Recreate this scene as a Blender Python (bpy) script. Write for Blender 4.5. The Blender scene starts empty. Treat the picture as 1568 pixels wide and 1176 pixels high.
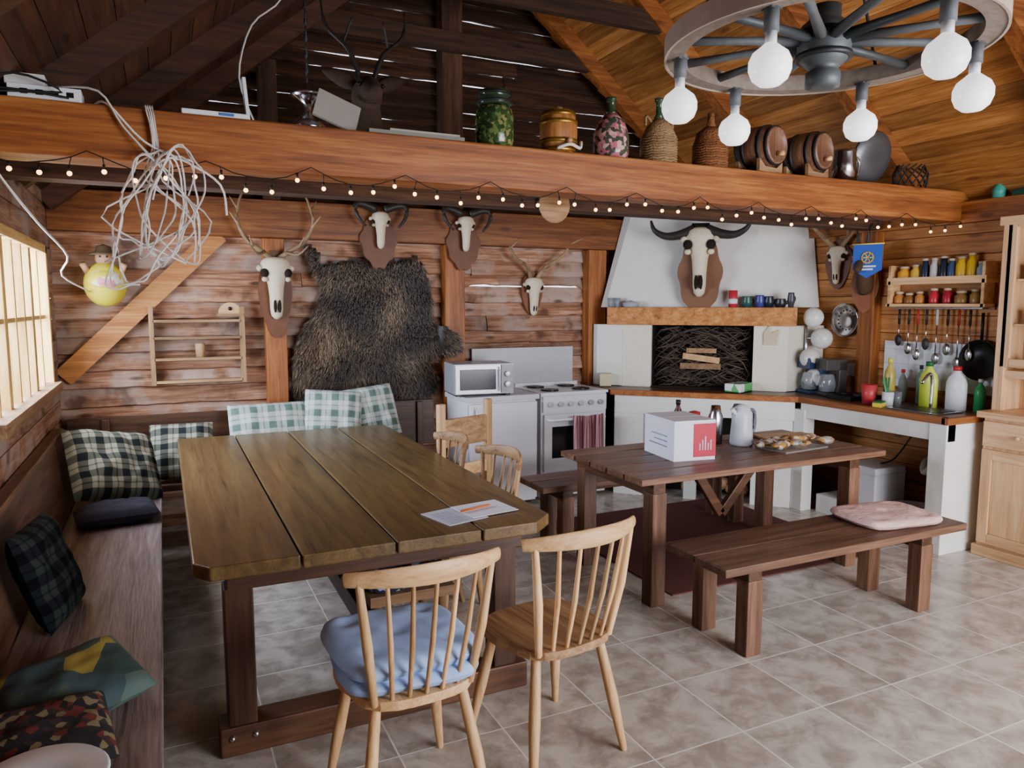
import bpy, math, random
from mathutils import Vector, Matrix, noise
random.seed(7)
R=random.random
def ru(a,b): return a+(b-a)*R()
def lin(h):
    h=h.lstrip('#');o=[]
    for i in (0,2,4):
        c=int(h[i:i+2],16)/255;o.append(c/12.92 if c<=.04045 else ((c+.055)/1.055)**2.4)
    return (*o,1)
# ---------------- materials
class NT:
    def __init__(s,name):
        s.m=bpy.data.materials.new(name);s.m.use_nodes=True;s.t=s.m.node_tree
        s.b=s.t.nodes['Principled BSDF']
    def n(s,typ,ins={},**kw):
        x=s.t.nodes.new(typ)
        for k,v in kw.items(): setattr(x,k,v)
        for k,v in ins.items(): s.set(x,k,v)
        return x
    def set(s,x,k,v):
        if isinstance(v,bpy.types.NodeSocket): s.t.links.new(v,x.inputs[k])
        else: x.inputs[k].default_value=v
    def math(s,op,a,b=0.0,c=0.0):
        x=s.n('ShaderNodeMath',operation=op);s.set(x,0,a);s.set(x,1,b);s.set(x,2,c);return x.outputs[0]
    def mix(s,f,a,b,bt='MIX'):
        x=s.n('ShaderNodeMix',data_type='RGBA',blend_type=bt);s.set(x,0,f);s.set(x,6,a);s.set(x,7,b);return x.outputs[2]
    def ramp(s,f,cols):
        x=s.n('ShaderNodeValToRGB');s.set(x,0,f);e=x.color_ramp.elements
        while len(e)<len(cols): e.new(.5)
        for i,(p,c) in enumerate(cols): e[i].position=p;e[i].color=c if not isinstance(c,str) else lin(c)
        return x.outputs[0]
    def obj(s): return s.n('ShaderNodeTexCoord').outputs['Object']
    def tint(s): return s.n('ShaderNodeAttribute',attribute_name='tint').outputs['Fac']
MC={}
def mat(name,col,rough=.6,metal=0,var=.12,emit=0,trans=0,bump=.0,scale=18,coat=0,ior=1.45,spec=.4):
    if name in MC: return MC[name]
    t=NT(name);c=lin(col)
    nz=t.n('ShaderNodeTexNoise',{'Vector':t.obj(),'Scale':scale,'Detail':3.0})
    f=t.math('ADD',t.math('MULTIPLY',nz.outputs[0],var*2),1-var)
    f2=t.math('MULTIPLY',f,t.math('ADD',t.math('MULTIPLY',t.tint(),.5),.75))
    cc=t.mix(1.0,c,t.n('ShaderNodeCombineColor',{0:f2,1:f2,2:f2}).outputs[0],'MULTIPLY')
    t.set(t.b,'Base Color',cc);t.set(t.b,'Roughness',rough);t.set(t.b,'Metallic',metal)
    t.set(t.b,'Transmission Weight',trans);t.set(t.b,'IOR',ior);t.set(t.b,'Specular IOR Level',spec)
    if coat:t.set(t.b,'Coat Weight',coat)
    if emit:
        t.set(t.b,'Emission Color',c);t.set(t.b,'Emission Strength',emit)
    if bump:
        b=t.n('ShaderNodeBump',{'Height':nz.outputs[0],'Strength':bump,'Distance':.01});t.set(t.b,'Normal',b.outputs[0])
    MC[name]=t.m;return t.m
PAL={ # dark, mid, light, rough, knots
 'barn':('#3c2618','#94694e','#c09a7e',.75,1),
 'beam':('#4e2a14','#80491f','#a06a34',.5,1),
 'orange':('#6e4220','#a66d37','#c48f54',.5,1),
 'ceil':('#64391a','#96622f','#b5834a',.5,1),
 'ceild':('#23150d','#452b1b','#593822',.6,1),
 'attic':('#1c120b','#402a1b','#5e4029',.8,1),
 'table':('#40301f','#65502f','#7a6239',.33,0),
 'dark':('#281810','#4a301f','#5f3f2a',.45,0),
 'bench':('#3e281b','#684a37','#866450',.42,0),
 'seat':('#4c403d','#7b6b68','#9a8a84',.5,0),
 'pine':('#a87c4a','#cfa673','#e2c092',.45,0),
 'cab':('#a88058','#caa276','#dcb88c',.4,0),
 'win':('#a67a34','#d8b068','#eccb90',.5,0),
 'old':('#5c432a','#8f6e4c','#aa8c64',.6,0),
 'step':('#5a3015','#8d5427','#a66b38',.55,0)}
def W(k,ax):
    nm='wood_%s_%s'%(k,ax)
    if nm in MC: return MC[nm]
    d,m,l,ro,kn=PAL[k];t=NT(nm);s={'x':(.9,16,16),'y':(16,.9,16),'z':(16,16,.9)}[ax]
    tin=t.tint();o=t.obj()
    off=t.n('ShaderNodeCombineXYZ',{0:t.math('MULTIPLY',tin,31.7),1:t.math('MULTIPLY',tin,17.3),2:t.math('MULTIPLY',tin,23.1)})
    ov=t.n('ShaderNodeVectorMath',{0:o,1:off.outputs[0]},operation='ADD').outputs[0]
    mp=t.n('ShaderNodeMapping',{'Vector':ov,'Scale':s})
    n1=t.n('ShaderNodeTexNoise',{'Vector':mp.outputs[0],'Scale':1.3,'Detail':4.0,'Roughness':.65,'Distortion':.6}).outputs[0]
    mp2=t.n('ShaderNodeMapping',{'Vector':ov,'Scale':tuple(q*4.5 for q in s)})
    n2=t.n('ShaderNodeTexNoise',{'Vector':mp2.outputs[0],'Scale':1.5,'Detail':2.0}).outputs[0]
    f=t.math('ADD',t.math('MULTIPLY',n1,.72),t.math('MULTIPLY',n2,.28))
    c=t.ramp(f,[(.3,d),(.5,m),(.68,l)])
    if k=='barn':
        n3=t.n('ShaderNodeTexNoise',{'Vector':ov,'Scale':2.6,'Detail':4.0,'Roughness':.6}).outputs[0]
        c=t.mix(t.ramp(n3,[(.46,(0,0,0,1)),(.62,(.85,.85,.85,1))]),c,lin('#a8968a'))
        n4=t.n('ShaderNodeTexNoise',{'Vector':ov,'Scale':5.0,'Detail':4.0}).outputs[0]
        c=t.mix(t.ramp(n4,[(.30,(.75,.75,.75,1)),(.42,(0,0,0,1))]),c,lin('#4a3122'))
    if kn:
        ks={'x':(2.2,7,7),'y':(7,2.2,7),'z':(7,7,2.2)}[ax]
        mk=t.n('ShaderNodeMapping',{'Vector':ov,'Scale':ks})
        vo=t.n('ShaderNodeTexVoronoi',{'Vector':mk.outputs[0],'Scale':1.0}).outputs[0]
        c=t.mix(t.ramp(vo,[(.07,(.8,.8,.8,1)),(.15,(0,0,0,1))]),c,lin(d))
    v=t.math('ADD',t.math('MULTIPLY',tin,.6),.7)
    c=t.mix(1.0,c,t.n('ShaderNodeCombineColor',{0:v,1:v,2:v}).outputs[0],'MULTIPLY')
    t.set(t.b,'Base Color',c);t.set(t.b,'Roughness',ro);t.set(t.b,'Specular IOR Level',.35)
    b=t.n('ShaderNodeBump',{'Height':f,'Strength':.5 if k in('barn','seat','attic') else .18,'Distance':.01});t.set(t.b,'Normal',b.outputs[0])
    MC[nm]=t.m;return t.m
def tiles(name,size,c1,c2,grout,rough,ox=0,oy=0,axes=(0,1),gw=.012,stain=None):
    t=NT(name);o=t.obj();sp=t.n('ShaderNodeSeparateXYZ',{0:o})
    fx=t.math('ADD',t.math('DIVIDE',sp.outputs[axes[0]],size),ox);fy=t.math('ADD',t.math('DIVIDE',sp.outputs[axes[1]],size),oy)
    def edge(q): 
        fr=t.math('FRACT',q);return t.math('ADD',t.math('LESS_THAN',fr,gw),t.math('GREATER_THAN',fr,1-gw))
    g=t.math('MINIMUM',t.math('ADD',edge(fx),edge(fy)),1.0)
    cell=t.n('ShaderNodeCombineXYZ',{0:t.math('FLOOR',fx),1:t.math('FLOOR',fy)}).outputs[0]
    wn=t.n('ShaderNodeTexWhiteNoise',{'Vector':cell})
    off=t.n('ShaderNodeVectorMath',{0:o,1:wn.outputs['Color']},operation='ADD').outputs[0]
    nz=t.n('ShaderNodeTexNoise',{'Vector':off,'Scale':7.0,'Detail':7.0,'Roughness':.62,'Distortion':.4}).outputs[0]
    c=t.ramp(nz,[(.38,c1),(.60,c2)])
    if stain:
        n2=t.n('ShaderNodeTexNoise',{'Vector':off,'Scale':4.0,'Detail':6.0,'Roughness':.65}).outputs[0]
        c=t.mix(t.ramp(n2,[(.52,(0,0,0,1)),(.68,(.55,.55,.55,1))]),c,lin(stain))
    v=t.math('ADD',t.math('MULTIPLY',wn.outputs[0],.12),.93)
    c=t.mix(1.0,c,t.n('ShaderNodeCombineColor',{0:v,1:v,2:v}).outputs[0],'MULTIPLY')
    c=t.mix(g,c,lin(grout))
    t.set(t.b,'Base Color',c);t.set(t.b,'Roughness',t.math('ADD',t.math('MULTIPLY',g,.4),rough))
    b=t.n('ShaderNodeBump',{'Height':t.math('SUBTRACT',1.0,g),'Strength':.4,'Distance':.003});t.set(t.b,'Normal',b.outputs[0])
    return t.m
def plaid(name,base,dark,lite,p):
    t=NT(name);sp=t.n('ShaderNodeSeparateXYZ',{0:t.obj()})
    def st(k):
        f=t.math('FRACT',t.math('ADD',t.math('DIVIDE',sp.outputs[k],p),.13))
        a=t.math('LESS_THAN',f,.42);b=t.math('MULTIPLY',t.math('GREATER_THAN',f,.66),t.math('LESS_THAN',f,.74))
        return t.math('ADD',t.math('MULTIPLY',a,.5),t.math('MULTIPLY',b,.35))
    f=t.math('ADD',st(0),st(1))
    c=t.ramp(f,[(0,base),(.5,lite),(1,dark)])
    t.set(t.b,'Base Color',c);t.set(t.b,'Roughness',.9);t.set(t.b,'Specular IOR Level',.1)
    nz=t.n('ShaderNodeTexNoise',{'Vector':t.obj(),'Scale':9.0})
    b=t.n('ShaderNodeBump',{'Height':nz.outputs[0],'Strength':.6,'Distance':.03});t.set(t.b,'Normal',b.outputs[0])
    return t.m
def patches(name,cols,scale=9,rough=.9):
    t=NT(name);vo=t.n('ShaderNodeTexVoronoi',{'Vector':t.obj(),'Scale':scale})
    sep=t.n('ShaderNodeSeparateColor',{0:vo.outputs['Color']})
    n=len(cols);x=t.n('ShaderNodeValToRGB',{0:sep.outputs[0]});x.color_ramp.interpolation='CONSTANT';e=x.color_ramp.elements
    while len(e)<n:e.new(.5)
    for i,c in enumerate(cols): e[i].position=i/n;e[i].color=lin(c)
    t.set(t.b,'Base Color',x.outputs[0]);t.set(t.b,'Roughness',rough);return t.m
# ---------------- builder
class B:
    def __init__(s): s.V=[];s.F=[];s.mi=[];s.ti=[];s.sm=[];s.mats=[];s.M=Matrix.Identity(4)
    def add(s,vs,fs,m,tint=None,smooth=False):
        if m not in s.mats: s.mats.append(m)
        k=s.mats.index(m);o=len(s.V);ti=R() if tint is None else tint
        s.V+=[s.M@Vector(v) for v in vs]
        for f in fs: s.F.append([i+o for i in f]);s.mi.append(k);s.ti.append(ti);s.sm.append(smooth)
    def box(s,a,b,m,tint=None,rot=None):
        c=[(a[i]+b[i])/2 for i in range(3)];h=[abs(b[i]-a[i])/2 for i in range(3)]
        vs=[Vector((x*h[0],y*h[1],z*h[2])) for x in(-1,1) for y in(-1,1) for z in(-1,1)]
        if rot: vs=[rot@v for v in vs]
        s.add([v+Vector(c) for v in vs],[(0,1,3,2),(4,6,7,5),(0,4,5,1),(2,3,7,6),(0,2,6,4),(1,5,7,3)],m,tint)
    def bar(s,p0,p1,w,h,m,tint=None,up=(0,0,1)):
        s.tube([p0,p1],[(w/2*1.414,h/2*1.414)]*2,m,4,tint,False,up,math.pi/4)
    def tube(s,pts,rad,m,n=10,tint=None,smooth=True,up=(0,0,1),ph=0):
        pts=[Vector(p) for p in pts];N=len(pts)
        if not isinstance(rad,(list,)): rad=[rad]*N
        if len(rad)!=N: rad=[rad[min(len(rad)-1,round(i*(len(rad)-1)/(N-1)))] for i in range(N)]
        vs=[];up=Vector(up)
        for i,p in enumerate(pts):
            d=(pts[min(i+1,N-1)]-pts[max(i-1,0)])
            if d.length<1e-9:d=Vector((0,0,1))
            d.normalize();u=up if abs(d.dot(up))<.97 else Vector((0,1,0))
            if abs(d.dot(u))>.97:u=Vector((1,0,0))
            sd=d.cross(u).normalized();uu=sd.cross(d).normalized()
            r=rad[i];a,b=(r,r) if not isinstance(r,tuple) else r
            for k in range(n):
                t=2*math.pi*k/n+ph;vs.append(p+sd*math.cos(t)*a+uu*math.sin(t)*b)
        fs=[(i*n+k,i*n+(k+1)%n,(i+1)*n+(k+1)%n,(i+1)*n+k) for i in range(N-1) for k in range(n)]
        fs+=[tuple(range(n))[::-1],tuple((N-1)*n+k for k in range(n))]
        s.add(vs,fs,m,tint,smooth)
    def lathe(s,prof,m,c=(0,0,0),n=24,tint=None,sq=(1,1)):
        vs=[(c[0]+r*math.cos(2*math.pi*k/n)*sq[0],c[1]+r*math.sin(2*math.pi*k/n)*sq[1],c[2]+z) for r,z in prof for k in range(n)]
        fs=[(i*n+k,i*n+(k+1)%n,(i+1)*n+(k+1)%n,(i+1)*n+k) for i in range(len(prof)-1) for k in range(n)]
        fs+=[tuple(range(n))[::-1],tuple((len(prof)-1)*n+k for k in range(n))]
        s.add(vs,fs,m,tint,True)
    def sph(s,c,r,m,n=16,tint=None):
        r=r if isinstance(r,tuple) else (r,r,r);h=n//2
        vs=[(c[0]+r[0]*math.sin(math.pi*j/h)*math.cos(2*math.pi*k/n),c[1]+r[1]*math.sin(math.pi*j/h)*math.sin(2*math.pi*k/n),c[2]+r[2]*math.cos(math.pi*j/h)) for j in range(1,h) for k in range(n)]
        T=len(vs);vs+=[(c[0],c[1],c[2]+r[2]),(c[0],c[1],c[2]-r[2])]
        fs=[(j*n+k,(j+1)*n+k,(j+1)*n+(k+1)%n,j*n+(k+1)%n) for j in range(h-2) for k in range(n)]
        fs+=[(T,k,(k+1)%n) for k in range(n)]+[(T+1,(h-2)*n+(k+1)%n,(h-2)*n+k) for k in range(n)]
        s.add(vs,fs,m,tint,True)
    def prism(s,poly,z0,z1,m,tint=None,top=None):
        n=len(poly);top=top or poly
        vs=[(x,y,z0) for x,y in poly]+[(x,y,z1) for x,y in top]
        s.add(vs,[(i,(i+1)%n,n+(i+1)%n,n+i) for i in range(n)]+[tuple(range(n))[::-1],tuple(range(n,2*n))],m,tint)
    def plate(s,poly,y0,y1,m,tint=None):
        n=len(poly);vs=[(x,y0,z) for x,z in poly]+[(x,y1,z) for x,z in poly]
        s.add(vs,[(i,(i+1)%n,n+(i+1)%n,n+i) for i in range(n)]+[tuple(range(n))[::-1],tuple(range(n,2*n))],m,tint)
    def end(s,name,loc=(0,0,0),rot=(0,0,0),bev=0,ctr=True):
        me=bpy.data.meshes.new(name);V=s.V
        L=Vector(loc)
        if ctr and L.length==0:
            mn=Vector([min(v[i] for v in V) for i in range(3)]);mx=Vector([max(v[i] for v in V) for i in range(3)])
            L=(mn+mx)/2;V=[v-L for v in V]
        me.from_pydata([tuple(v) for v in V],[],s.F)
        for m in s.mats: me.materials.append(m)
        me.polygons.foreach_set('material_index',s.mi);me.polygons.foreach_set('use_smooth',s.sm)
        a=me.attributes.new('tint','FLOAT','FACE');a.data.foreach_set('value',s.ti)
        me.update();ob=bpy.data.objects.new(name,me);bpy.context.collection.objects.link(ob)
        ob.location=L;ob.rotation_euler=rot
        if bev:
            md=ob.modifiers.new('bev','BEVEL');md.width=bev;md.segments=2;md.limit_method='ANGLE';md.angle_limit=math.radians(50)
        return ob
RZ=lambda a:Matrix.Rotation(a,4,'Z')
def nz(*p): return noise.noise(Vector(p))
def smooth(P,k=4):
    P=[Vector(p) for p in P];out=[]
    for i in range(len(P)-1):
        p0=P[max(i-1,0)];p1=P[i];p2=P[i+1];p3=P[min(i+2,len(P)-1)]
        for j in range(k):
            t=j/k;out.append(.5*((2*p1)+(p2-p0)*t+(2*p0-5*p1+4*p2-p3)*t*t+(3*p1-p0-3*p2+p3)*t**3))
    out.append(P[-1]);return out
# ---------------- constants
XL,XR,YB=-.65,5.05,5.88
EZ=2.33;SL=.82;XM=(XL+XR)/2
def roofz(x): return EZ+SL*(x-XL) if x<XM else EZ+SL*(XR-x)
AP=roofz(XM)
white=mat('white_enamel','#dfe3e8',.3,var=.03)
plaster=mat('white_plaster','#dadad4',.85,var=.06,bump=.5,scale=9)
ptile=mat('cream_tile','#dcd8c6',.6,var=.05,bump=.6,scale=40)
black=mat('black','#0d0d0f',.4);iron=mat('iron','#3a3d40',.5,metal=.7)
chrome=mat('chrome','#c8cbd0',.2,metal=1,var=.02);bone=mat('bone','#cfc3a8',.6,var=.18,scale=30)
horn=mat('horn','#2b2824',.45,var=.3);antler=mat('antler','#8a7355',.6,var=.3,scale=25)
dsock=mat('socket','#1a120c',.9);shieldm=mat('shield','#6b3f24',.5,var=.3)
wcable=mat('white_cable','#d9d6cf',.5);bcable=mat('black_cable','#111111',.6)
# ---------------- floor
b=B();b.box((XL-.1,-1.5,-.1),(XR+.1,YB+.1,0),tiles('floor_tiles',.41,'#989085','#c4bdb2','#d6d2ca',.26,ox=.29,oy=.07,gw=.008,stain='#8c8072'));b.end('floor',ctr=False)
# ---------------- back wall of rough planks
b=B();z=-.02;row=0
while z<AP-.05:
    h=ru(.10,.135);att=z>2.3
    lx=XL-.02 if z<EZ else XL+(z-EZ)/SL;rx=XR+.02 if z<EZ else XR-(z-EZ)/SL
    if rx-lx<.15:break
    segs=[lx]
    while segs[-1]<rx-2.2: segs.append(segs[-1]+ru(1.6,3.2))
    if row%2==0 or len(segs)==1 or rx-segs[-1]>.3: segs.append(rx)
    for a,c in zip(segs[:-1],segs[1:]):
        n=max(2,int((c-a)/.06));vs=[];sd=R()*90;ti=R();dp=ru(0,.014)
        amp=.013
        for i in range(n+1):
            x=a+(c-a)*i/n+(0.002 if i==0 else -.002 if i==n else 0)
            lo=z+amp*nz(x*2.3,sd,0)+.006*nz(x*11,sd,2);hi=z+h+(.022 if not att else .006+.008*nz(x*1.1,sd,5))+.004*nz(x*6,sd,4)
            if abs(z-1.72)<.06 and 2.35<x<3.45: lo+=.028+.01*nz(x*5,1,1)
            bl=.008*nz(x*4,sd,7)
            y0=YB-.052-dp
            vs+=[(x,y0+.02,lo),(x,y0+bl,lo+.010),(x,y0+.006+bl,(lo+hi)/2-.02),(x,y0+.040,hi),(x,YB+.01,hi),(x,YB+.01,lo+.01)]
        fs=[(i*6+k,i*6+(k+1)%6,(i+1)*6+(k+1)%6,(i+1)*6+k) for i in range(n) for k in range(6)]+[(0,1,2,3,4,5),tuple(n*6+k for k in range(6))[::-1]]
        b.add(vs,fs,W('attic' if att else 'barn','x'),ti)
    z+=h+(0.004 if att else 0);row+=1
b.end('wall_back',ctr=False)
# side walls
b=B();z=0;wy0,wy1,wz0,wz1=3.55,5.45,1.1,1.98
rows=[0,.14,.28,.42,.56,.70,.84,.97,1.1,1.24,1.38,1.52,1.66,1.82,1.98,2.12,2.26,2.40]
for z0,z1 in zip(rows[:-1],rows[1:]):
    sp=[(-1.5,YB)] if z0<wz0-.01 or z0>=wz1-.01 else [(-1.5,wy0),(wy1,YB)]
    for a,c in sp: b.box((XL-.06,a,z0),(XL-.001*R(),c,z1-.005),W('barn' ,'y'),ru(0,.5))
b.box((XL-.08,-1.5,0),(XL-.05,wy0,2.4),W('dark','y'));b.box((XL-.08,-1.5,0),(XL-.05,YB,1.08),W('dark','y'))
b.end('wall_left',ctr=False)
b=B();z=0
while z<2.45:
    b.box((XR,-.8,z),(XR+.05,YB,z+.137),W('orange','y'));z+=.14
b.box((XR+.045,-.8,0),(XR+.08,YB,2.4),W('dark','y'));b.end('wall_right',ctr=False,bev=.004)
# unseen front wall, added to darken left side and ceiling; wide doorway on the right
b=B();z=0
while z<AP:
    lx=XL if z<EZ else XL+(z-EZ)/SL;rx=XR if z<EZ else XR-(z-EZ)/SL
    if rx-lx<.2: break
    b.box((lx,-1.06,z),(1.5 if z<2.2 else rx,-1.0,z+.138),W('orange','x'));z+=.14
b.end('wall_front',ctr=False)
# ceiling
b=B();L=math.hypot(XM-XL,AP-EZ);n=int(L/.14)+1
for side in(0,1):
    for i in range(-1,n):
        t0,t1=i*.14/L,(i*.14+.136)/L;t1=min(t1,1.005)
        P=(lambda t:(XL+(XM-XL)*t,EZ+(AP-EZ)*t)) if side==0 else (lambda t:(XR+(XM-XR)*t,EZ+(AP-EZ)*t))
        (x0,z0),(x1,z1)=P(t0),P(t1);dz=.03
        vs=[(x,y,z+q) for y in(-1.0,YB+.05) for (x,z) in((x0,z0),(x1,z1)) for q in(0,dz)]
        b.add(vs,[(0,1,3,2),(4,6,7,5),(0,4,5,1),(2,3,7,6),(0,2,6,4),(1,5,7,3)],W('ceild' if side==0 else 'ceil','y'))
    P0,P1=((XL,EZ+.035),(XM,AP+.035)) if side==0 else ((XR,EZ+.035),(XM,AP+.035))
    b.add([(P0[0],-1,P0[1]),(P1[0],-1,P1[1]),(P1[0],YB+.05,P1[1]),(P0[0],YB+.05,P0[1])],[(0,1,2,3)],W('dark','y'))
b.end('ceiling',ctr=False)
for i,y in enumerate((.6,1.55,2.5,3.6,4.6,5.6)):
    b=B()
    for s_,x in((0,XL),(1,XR)):
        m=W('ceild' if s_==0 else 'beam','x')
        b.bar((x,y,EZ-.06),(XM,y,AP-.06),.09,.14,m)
    if i>3 : b.box((XM-1.2,y-.03,AP-1.1),(XM+1.2,y+.03,AP-.96),W('attic','x'))
    b.end('roof_rafter')
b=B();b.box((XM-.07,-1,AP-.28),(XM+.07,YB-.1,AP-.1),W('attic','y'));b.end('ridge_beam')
b=B();b.box((XR-.07,-.8,2.17),(XR,YB-.15,2.31),W('beam','y'));b.end('eave_beam_right')
# main beam
b=B();b.box((XL,3.34,2.18),(XR,3.54,2.385),W('beam','x'),.75);b.end('ceiling_beam',bev=.008)
b=B();b.box((XL,YB-.2,2.10),(XR-.9,YB-.03,2.37),W('beam','x'),.1);b.end('wall_plate_beam',bev=.006)
for i,(x0,x1,z0,z1) in enumerate(((.69,.84,0,2.098),(2.10,2.27,0,2.098),(3.46,3.64,0,2.098))):
    b=B();b.box((x0,YB-.17,z0),(x1,YB-.05,z1),W('beam','z'),.9)
    b.end('timber_post',bev=.006)
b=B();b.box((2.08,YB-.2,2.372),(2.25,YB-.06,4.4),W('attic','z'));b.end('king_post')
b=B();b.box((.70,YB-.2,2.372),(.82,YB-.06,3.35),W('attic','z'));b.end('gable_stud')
b=B();b.bar((-.62,YB-.09,1.12),(.40,YB-.09,2.12),.05,.13,W('orange','x'),.6);b.end('diagonal_brace')
b=B();b.box((XR-.09,3.98,.9),(XR,4.12,2.17),W('beam','z'),.6);b.end('timber_post',bev=.005)
# window left
b=B();wm=W('win','y');wz=W('win','z');x0,x1=XL-.07,XL+.02
b.box((x0,wy0,wz0-.03),(x1+.04,wy1,wz0+.03),W('old','y'));b.box((x0,wy0,wz1-.05),(x1,wy1,wz1),wm)
for y in(wy0,wy1-.05): b.box((x0,y,wz0),(x1,y+.05,wz1),wz)
for k in range(1,7):
    y=wy0+(wy1-wy0)*k/7;w=.035 if k in(2,5) else .014
    b.box((x0+.02,y-w,wz0),(x1-.02,y+w,wz1),wz)
b.box((x0+.025,wy0,(wz0+wz1)/2-.012),(x1-.025,wy1,(wz0+wz1)/2+.012),wm)
b.end('window_1',bev=.003)
# ---------------- furniture
b=B();tw=W('table','y');xs=[.05,.40,.74,1.08,1.42];y0,y1=2.55,5.16
for i in range(4):
    a,c=xs[i]+.004,xs[i+1]-.004
    poly=[(a,y0),(c,y0),(c,y1),(a,y1)]
    if i==0: poly=[(a,y0+.07),(a+.05,y0),(c,y0),(c,y1),(a,y1)]
    if i==3: poly=[(a,y0),(c-.1,y0),(c,y0+.09),(c,y1),(a,y1)]
    b.prism(poly,.705,.755,tw,.35+.1*i)
dk=W('dark','x');dz=W('dark','z')
for y in(2.74,4.85):
    b.box((.12,y-.06,0),(1.34,y+.06,.11),dk);b.box((.16,y-.05,.61),(1.32,y+.05,.705),dk)
    for x in(.2,1.24): b.box((x-.05,y-.05,.1),(x+.05,y+.05,.62),dz)
    for x in(.16,.24): b.sph((x,y-.06,.07),.013,chrome,8)
b.box((.69,2.7,.26),(.77,4.9,.36),W('dark','y'))
b.bar((.72,2.8,.62),(.72,3.3,.34),.06,.06,dk)
b.end('dining_table',bev=.006)
b=B();b.M=Matrix.Translation((1.12,2.78,.756))@RZ(.25);pp=mat('paper','#d9dce8',.8,var=.02);ln=mat('ink','#5b6cae',.8)
b.box((-.17,-.1,0),(.02,.11,.003),pp);b.box((-.03,-.09,.003),(.19,.1,.005),pp,rot=Matrix.Rotation(-.1,3,'Z'))
for k in range(9): b.box((-.15,-.08+k*.018,.003),(-.05-.04*R(),-.078+k*.018,.0036),ln)
b.end('paper_sheets')
b=B();b.tube([(1.08,2.78,.768),(1.22,2.82,.768),(1.235,2.824,.768)],[.005,.005,.001],mat('pencil_orange','#d9742a',.5),6);b.end('pencil')
bd=W('seat','y');bk=W('dark','y')
b=B();b.box((-.52,-.2,.40),(-.05,5.1,.445),bd,.6)
b.box((-.12,-.2,.30),(-.08,5.1,.40),bk)
b.add([(-.52,-.2,.45),(-.52,5.3,.45),(-.6,5.3,.83),(-.6,-.2,.83),(-.56,-.2,.45),(-.56,5.3,.45),(-.64,5.3,.83),(-.64,-.2,.83)],[(0,1,2,3),(7,6,5,4),(3,2,6,7),(0,3,7,4),(1,5,6,2)],W('bench','y'),.2)
b.box((-.645,-.2,.82),(-.585,5.3,.85),W('bench','y'),.8)
for y in(.3,1.9,3.5,5.0): b.box((-.5,y,0),(-.1,y+.05,.4),W('dark','z'))
b.end('wall_bench',bev=.005)
b=B();b.box((-.5,5.22,.40),(1.9,5.58,.445),W('bench','x'));b.box((-.6,5.60,.5),(1.95,5.63,.86),W('dark','x'),.3)
for x in(-.4,.7,1.8): b.box((x,5.25,0),(x+.05,5.6,.4),W('dark','z'));b.box((x,5.57,.4),(x+.05,5.605,.85),W('dark','z'))
b.end('corner_bench',bev=.005)
# cushions
def pillow(name,w,h,t,m,loc,rot,n=22,fl=False):
    b=B();vs=[];fs=[]
    for s_ in(1,-1):
        for i in range(n+1):
            for j in range(n+1):
                u=-1+2*i/n;v=-1+2*j/n
                if fl:
                    e=(max(0,1-abs(u)**8)*max(0,1-abs(v)**8))**.5;q=1-.16*(u*u*v*v)**1.5
                    tf=1-.45*max(0,math.cos(u*5.5)*math.cos(v*5.5))**3
                    vs.append((w/2*u*q,h/2*v*q,s_*(t/2*e*tf*(1+.2*nz(u*3+loc[0],v*3,s_)))))
                else:
                    e=(max(0,1-abs(u)**3.2)*max(0,1-abs(v)**3.2))**.5
                    pin=1-.06*(1-v*v)*abs(u);pin2=1-.06*(1-u*u)*abs(v);rc=1-.06*u*u*v*v
                    vs.append((w/2*u*pin*rc,h/2*v*pin2*rc,s_*(t/2*e*(1+.35*nz(u*2+loc[0],v*2,s_)+.15*nz(u*5,v*5,loc[1])))))
        o=0 if s_>0 else (n+1)**2
        for i in range(n):
            for j in range(n):
                q=[o+i*(n+1)+j,o+(i+1)*(n+1)+j,o+(i+1)*(n+1)+j+1,o+i*(n+1)+j+1];fs.append(q if s_>0 else q[::-1])
    b.add(vs,fs,m,.5,True);return b.end(name,loc,rot)
pg=plaid('plaid_green','#c6cbc6','#5d746c','#a0afa8',.12);pd=plaid('plaid_dark','#a09f8e','#23282a','#5e6258',.11)
ra=math.radians
pillow('plaid_cushion',.58,.40,.15,pg,(.66,5.41,.74),(ra(66),0,ra(3)))
pillow('plaid_cushion',.44,.42,.15,pg,(1.10,5.39,.80),(ra(68),ra(4),ra(-12)))
pillow('plaid_cushion',.42,.42,.15,pg,(1.40,5.43,.81),(ra(70),ra(-5),ra(10)))
pillow('plaid_cushion',.56,.50,.2,pd,(-.30,4.92,.66),(ra(52),ra(12),ra(30)))
pillow('plaid_cushion',.42,.42,.15,pd,(.08,5.36,.64),(ra(58),0,ra(-4)))
pillow('plaid_cushion',.4,.4,.12,plaid('plaid_black','#2c3430','#0a0c10','#181e20',.1),(-.43,3.15,.63),(ra(72),ra(0),ra(80)))
pillow('folded_blanket',.42,.28,.11,mat('blanket','#2c2a38',.9,var=.5,scale=12),(-.27,4.42,.505),(0,0,ra(8)))
pillow('patchwork_cushion',.38,.34,.10,patches('patchwork',['#2c423c','#33474a','#3c4a40','#8a7c34','#2a3a3c','#4a5f58'],8),(-.29,2.42,.50),(ra(10),ra(-6),ra(24)))
pillow('floral_cushion',.40,.32,.09,patches('floral',['#141318','#5d1f1c','#1d1716','#6f6548','#141318','#2d2220'],46),(-.36,2.14,.495),(ra(8),0,ra(10)))
b=B();b.lathe([(0,0),(.1,0),(.1,.07),(0,.07)],W('dark','z'));b.lathe([(0,.072),(.08,.072),(.13,.10),(.145,.11),(.14,.115),(.08,.085),(0,.085)],white,n=40);b.end('white_bowl',(-.30,1.85,.447))
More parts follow.
